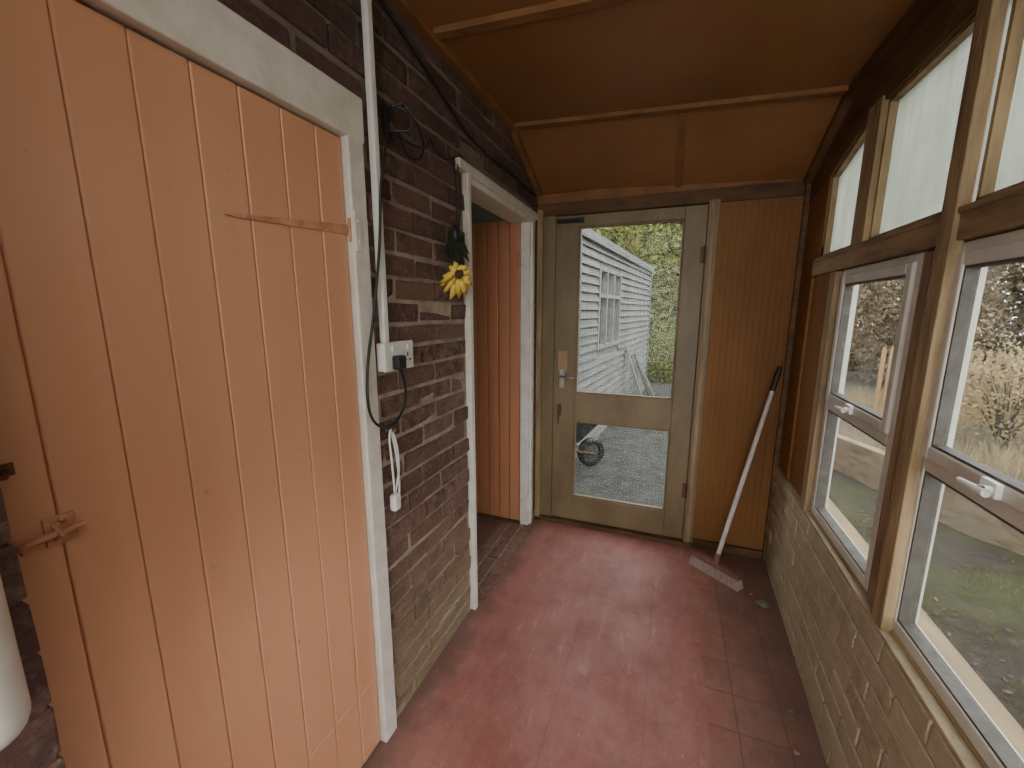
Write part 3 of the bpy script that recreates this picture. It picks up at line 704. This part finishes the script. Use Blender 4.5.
def tree(name,lab,cat,c,rx,ry,rz,n,size,mat,rough=.25):
    c=Vector(c); e=empty(name,(c.x,c.y,gz(c.x,c.y))); tag(e,lab,cat)
    def fn():
        d=Vector((random.gauss(0,1),random.gauss(0,1),random.gauss(0,1))).normalized()
        k=(U(.25,1)**.6)*(1+rough*mn.noise(d*3.2+c))
        return c+Vector((d.x*rx,d.y*ry,d.z*rz))*k
    b=MB(); leaves(b,n,fn,size); o=make('foliage',b,mat,e); o['kind']='stuff'
    b=MB(); g=gz(c.x,c.y)-.02
    for k in range(9 if cat=='tree' else 26):
        th=U(0,6.28); rr_=U(.3,1.05); q=Vector((math.cos(th)*rx*rr_,math.sin(th)*ry*rr_,U(-.1,rz*1.05)))
        w0=.05 if cat=='tree' else .012
        b.tube([(c.x+U(-.05,.05),c.y+U(-.05,.05),g),c+q*.35-Vector((0,0,rz*.3)),c+q],[w0,w0*.6,w0*.2],5)
    make('branches',b,M['bark'],e)
tree('evergreen_tree','yellow-green evergreen tree beyond the shed','tree',(-2.9,10.9,2.6),1.5,1.2,2.5,12000,.08,M['green'])
tree('evergreen_tree','tall green conifer at the garden end','tree',(.2,11.2,2.6),1.5,1.2,2.6,26000,.085,M['green'])
tree('bare_tree','thicket of thin brown winter branches and leaves','tree',(4.4,10.6,1.7),1.4,1.1,1.8,14000,.045,M['brownleaf'],.5)
tree('shrub','dry bare shrub with brown leaves by the path','shrub',(1.0,8.7,.3),.55,.5,.5,3000,.03,M['brownleaf'],.6)
tree('shrub','low green shrub near the shed corner','shrub',(-.1,9.4,.4),.5,.35,.55,3000,.04,M['green'],.5)
tree('shrub','dry brown garden shrub beside the fence','shrub',(3.6,6.2,.5),.6,.6,.65,3500,.026,M['straw'],.9)
tree('shrub','russet hedge shrub along the boundary','shrub',(6.2,7.9,1.1),1.0,.9,1.3,9000,.035,M['brownleaf'],.8)
tree('shrub','straggly brown bush by the raised bed','shrub',(5.1,4.8,.7),.8,.8,.9,6000,.028,M['brownleaf'],.9)
tree('shrub','mixed green and brown bush beyond the bed','shrub',(7.0,5.2,1.1),.75,.85,1.3,7000,.035,M['moss'],.8)
tree('shrub','straw-coloured bush beside the soil bed','shrub',(5.0,2.7,.4),.65,.65,.6,4500,.026,M['straw'],.9)
tree('shrub','tall brown bush at the garden boundary','shrub',(7.0,2.8,1.2),.75,1.1,1.4,7000,.035,M['brownleaf'],.8)
def hedge(lab,x0,x1,y0,y1,h,n,size,mat,axis):
    b=MB(); leaves(b,n,lambda: Vector((U(x0,x1),U(y0,y1),U(-.1,h)*U(.7,1))),size)
    for k in range(30):
        u=(k+.5)/30; x=(x0+x1)/2 if axis=='y' else x0+(x1-x0)*u; y=(y0+y1)/2 if axis=='x' else y0+(y1-y0)*u
        b.tube([(x,y,-.15),(x,y,h*.8)],[.04,.01],6,mi=1)
    tag(make('boundary_hedge',b,[mat,M['bark']]),lab,'hedge','stuff')
hedge('tall thick russet boundary hedge',8.3,9.3,-5,12,4.6,60000,.085,M['brownleaf'],'y')
hedge('dense green hedge across the garden end',-6,3.2,13.2,14.2,5.6,30000,.12,M['green'],'x')
hedge('brown winter hedge across the garden end',3.4,10,12.6,13.6,5.0,30000,.09,M['brownleaf'],'x')
M['sleeper']=simple('old_sleeper',(.27,.20,.12),(.14,.10,.06),8,.9,.5,stretch=(1,1,4))
for (p0,p1,h) in (((1.55,5.00,.0),(2.22,3.35,.0),.30),((2.24,3.30,.0),(2.95,1.60,.0),.30),((3.0,1.5,0),(3.4,.3,0),.30)):
    p0=Vector(p0);p1=Vector(p1); d=(p1-p0).normalized(); s_=Vector((-d.y,d.x,0))*-.05
    b=MB(); vs=[p+q+Vector((0,0,z)) for p in (p0,p1) for q in (-s_,s_) for z in (-.16,h-.10)]
    b.add(vs,[(0,1,3,2),(4,6,7,5),(0,4,5,1),(2,3,7,6),(0,2,6,4),(1,5,7,3)])
    tag(make('timber_sleeper',b,M['sleeper'],bevel=.008),'weathered timber edging sleeper along the soil bed','sleeper',group='bed edging sleepers')
for k in range(18):
    x=2.9+k*.085; y=7.5-k*.02
    b=MB(); b.box(x,x+.05,y,y+.02,-.15,.86); b.prism([(x,.86),(x+.05,.86),(x+.025,.91)],lambda p,d:(p[0],d,p[1]),y,y+.02)
    b.box(x-.015,x+.068,y+.02,y+.035,.15,.20); b.box(x-.015,x+.068,y+.02,y+.035,.6,.65)
    tag(make('fence_picket',b,M['rawwood']),'low yellowish wooden picket of garden fence','fence picket',group='low picket fence')
b=MB(); 
for i in range(1800):
    x=U(.85,3); y=U(.3,6); c=Vector((x,y,gz(x,y)+.012)); th=U(0,6.28); s_=U(.006,.018); a=Vector((math.cos(th),math.sin(th),U(-.3,.3)))*s_; q=Vector((-math.sin(th),math.cos(th),U(-.3,.3)))*s_*.5
    b.add([c-a,c+q,c+a,c-q],[(0,1,2,3)])
tag(make('leaf_litter',b,M['litter']),'scattered dead brown leaves on the soil','leaves','stuff')
b=MB()
for i in range(1300):
    x=U(1.0,6.0); y=U(2.6,9)
    # only behind the timber edging
    if x < 1.6+(5.0-y)*.40 and y<5.2: continue
    g=gz(x,y); hgt=U(.08,.42)*(1 if y>4.4 else .7)
    for k in range(16):
        th=U(0,6.28); l=U(.3,1)*hgt; o=Vector((x+U(-.08,.08),y+U(-.08,.08),g)); s_=Vector((-math.sin(th),math.cos(th),0))*.004
        tip=o+Vector((math.cos(th)*l*.6,math.sin(th)*l*.6,l)); b.add([o-s_,o+s_,tip],[(0,1,2)])
tag(make('dry_grass',b,M['straw']),'tufts of dry straw-coloured grass','grass','stuff')
b=MB()
for i in range(16000):
    x=U(.95,3.0); y=U(.6,3.6)
    if mn.noise(Vector((x*1.6,y*1.6,5)))+.4*mn.noise(Vector((x*7,y*7,1)))<.02: continue
    g=gz(x,y); th=U(0,6.28); l=U(.008,.022); o=Vector((x,y,g)); s_=Vector((-math.sin(th),math.cos(th),0))*.003
    b.add([o-s_,o+s_,o+Vector((math.cos(th)*l*.8,math.sin(th)*l*.8,l))],[(0,1,2)])
tag(make('grass_patch',b,M['moss']),'thin patches of short green grass and moss','grass','stuff')
for i in range(12):
    x=U(1.3,4.5); y=U(1.6,6); s_=U(.015,.045)
    b=MB(); b.ball((x,y,gz(x,y)+s_*.2),s_,s_*.8,s_*.5,10,7,jit=.12)
    tag(make('garden_stone',b,M['gstone']),'rough mossy stone lying on the soil','stone',group='stones on the soil')

# ---------------------------------------------------------------- world & light
wd=bpy.data.worlds.new('sky'); scene.world=wd; wd.use_nodes=True
bg=wd.node_tree.nodes['Background']; bg.inputs[0].default_value=(.91,.94,1.0,1); bg.inputs[1].default_value=5.6
def area(name,loc,rot,sx_,sy_,en,col):
    l=bpy.data.lights.new(name,'AREA'); l.shape='RECTANGLE'; l.size=sx_; l.size_y=sy_; l.energy=en; l.color=col
    o=bpy.data.objects.new(name,l); o.location=loc; o.rotation_euler=rot; COL.objects.link(o); return o
area('rear_fill_light',(-.05,-1.5,1.35),(math.radians(90),0,0),1.1,1.5,20,(1,.98,.95))  # added soft fill from behind the camera, not a real fixture
area('overhead_fill_light',(.1,-.25,2.2),(math.radians(12),0,0),.9,.6,8,(1,.98,.95))  # added downward fill above the camera, out of view, no fitting there

# ---------------------------------------------------------------- camera
cam=bpy.data.cameras.new('camera'); co=bpy.data.objects.new('camera',cam); COL.objects.link(co)
psi=math.radians(21.0); th=math.radians(10.14)
F=Vector((-math.sin(psi)*math.cos(th),math.cos(psi)*math.cos(th),-math.sin(th)))
Rv=Vector((math.cos(psi),math.sin(psi),0)); Uv=Rv.cross(F)
mt=Matrix((Rv,Uv,-F)).transposed().to_4x4(); mt.translation=Vector((0,0,1.42)); co.matrix_world=mt
cam.sensor_width=36; cam.lens=410/1024*36; cam.clip_start=.02
scene.camera=co
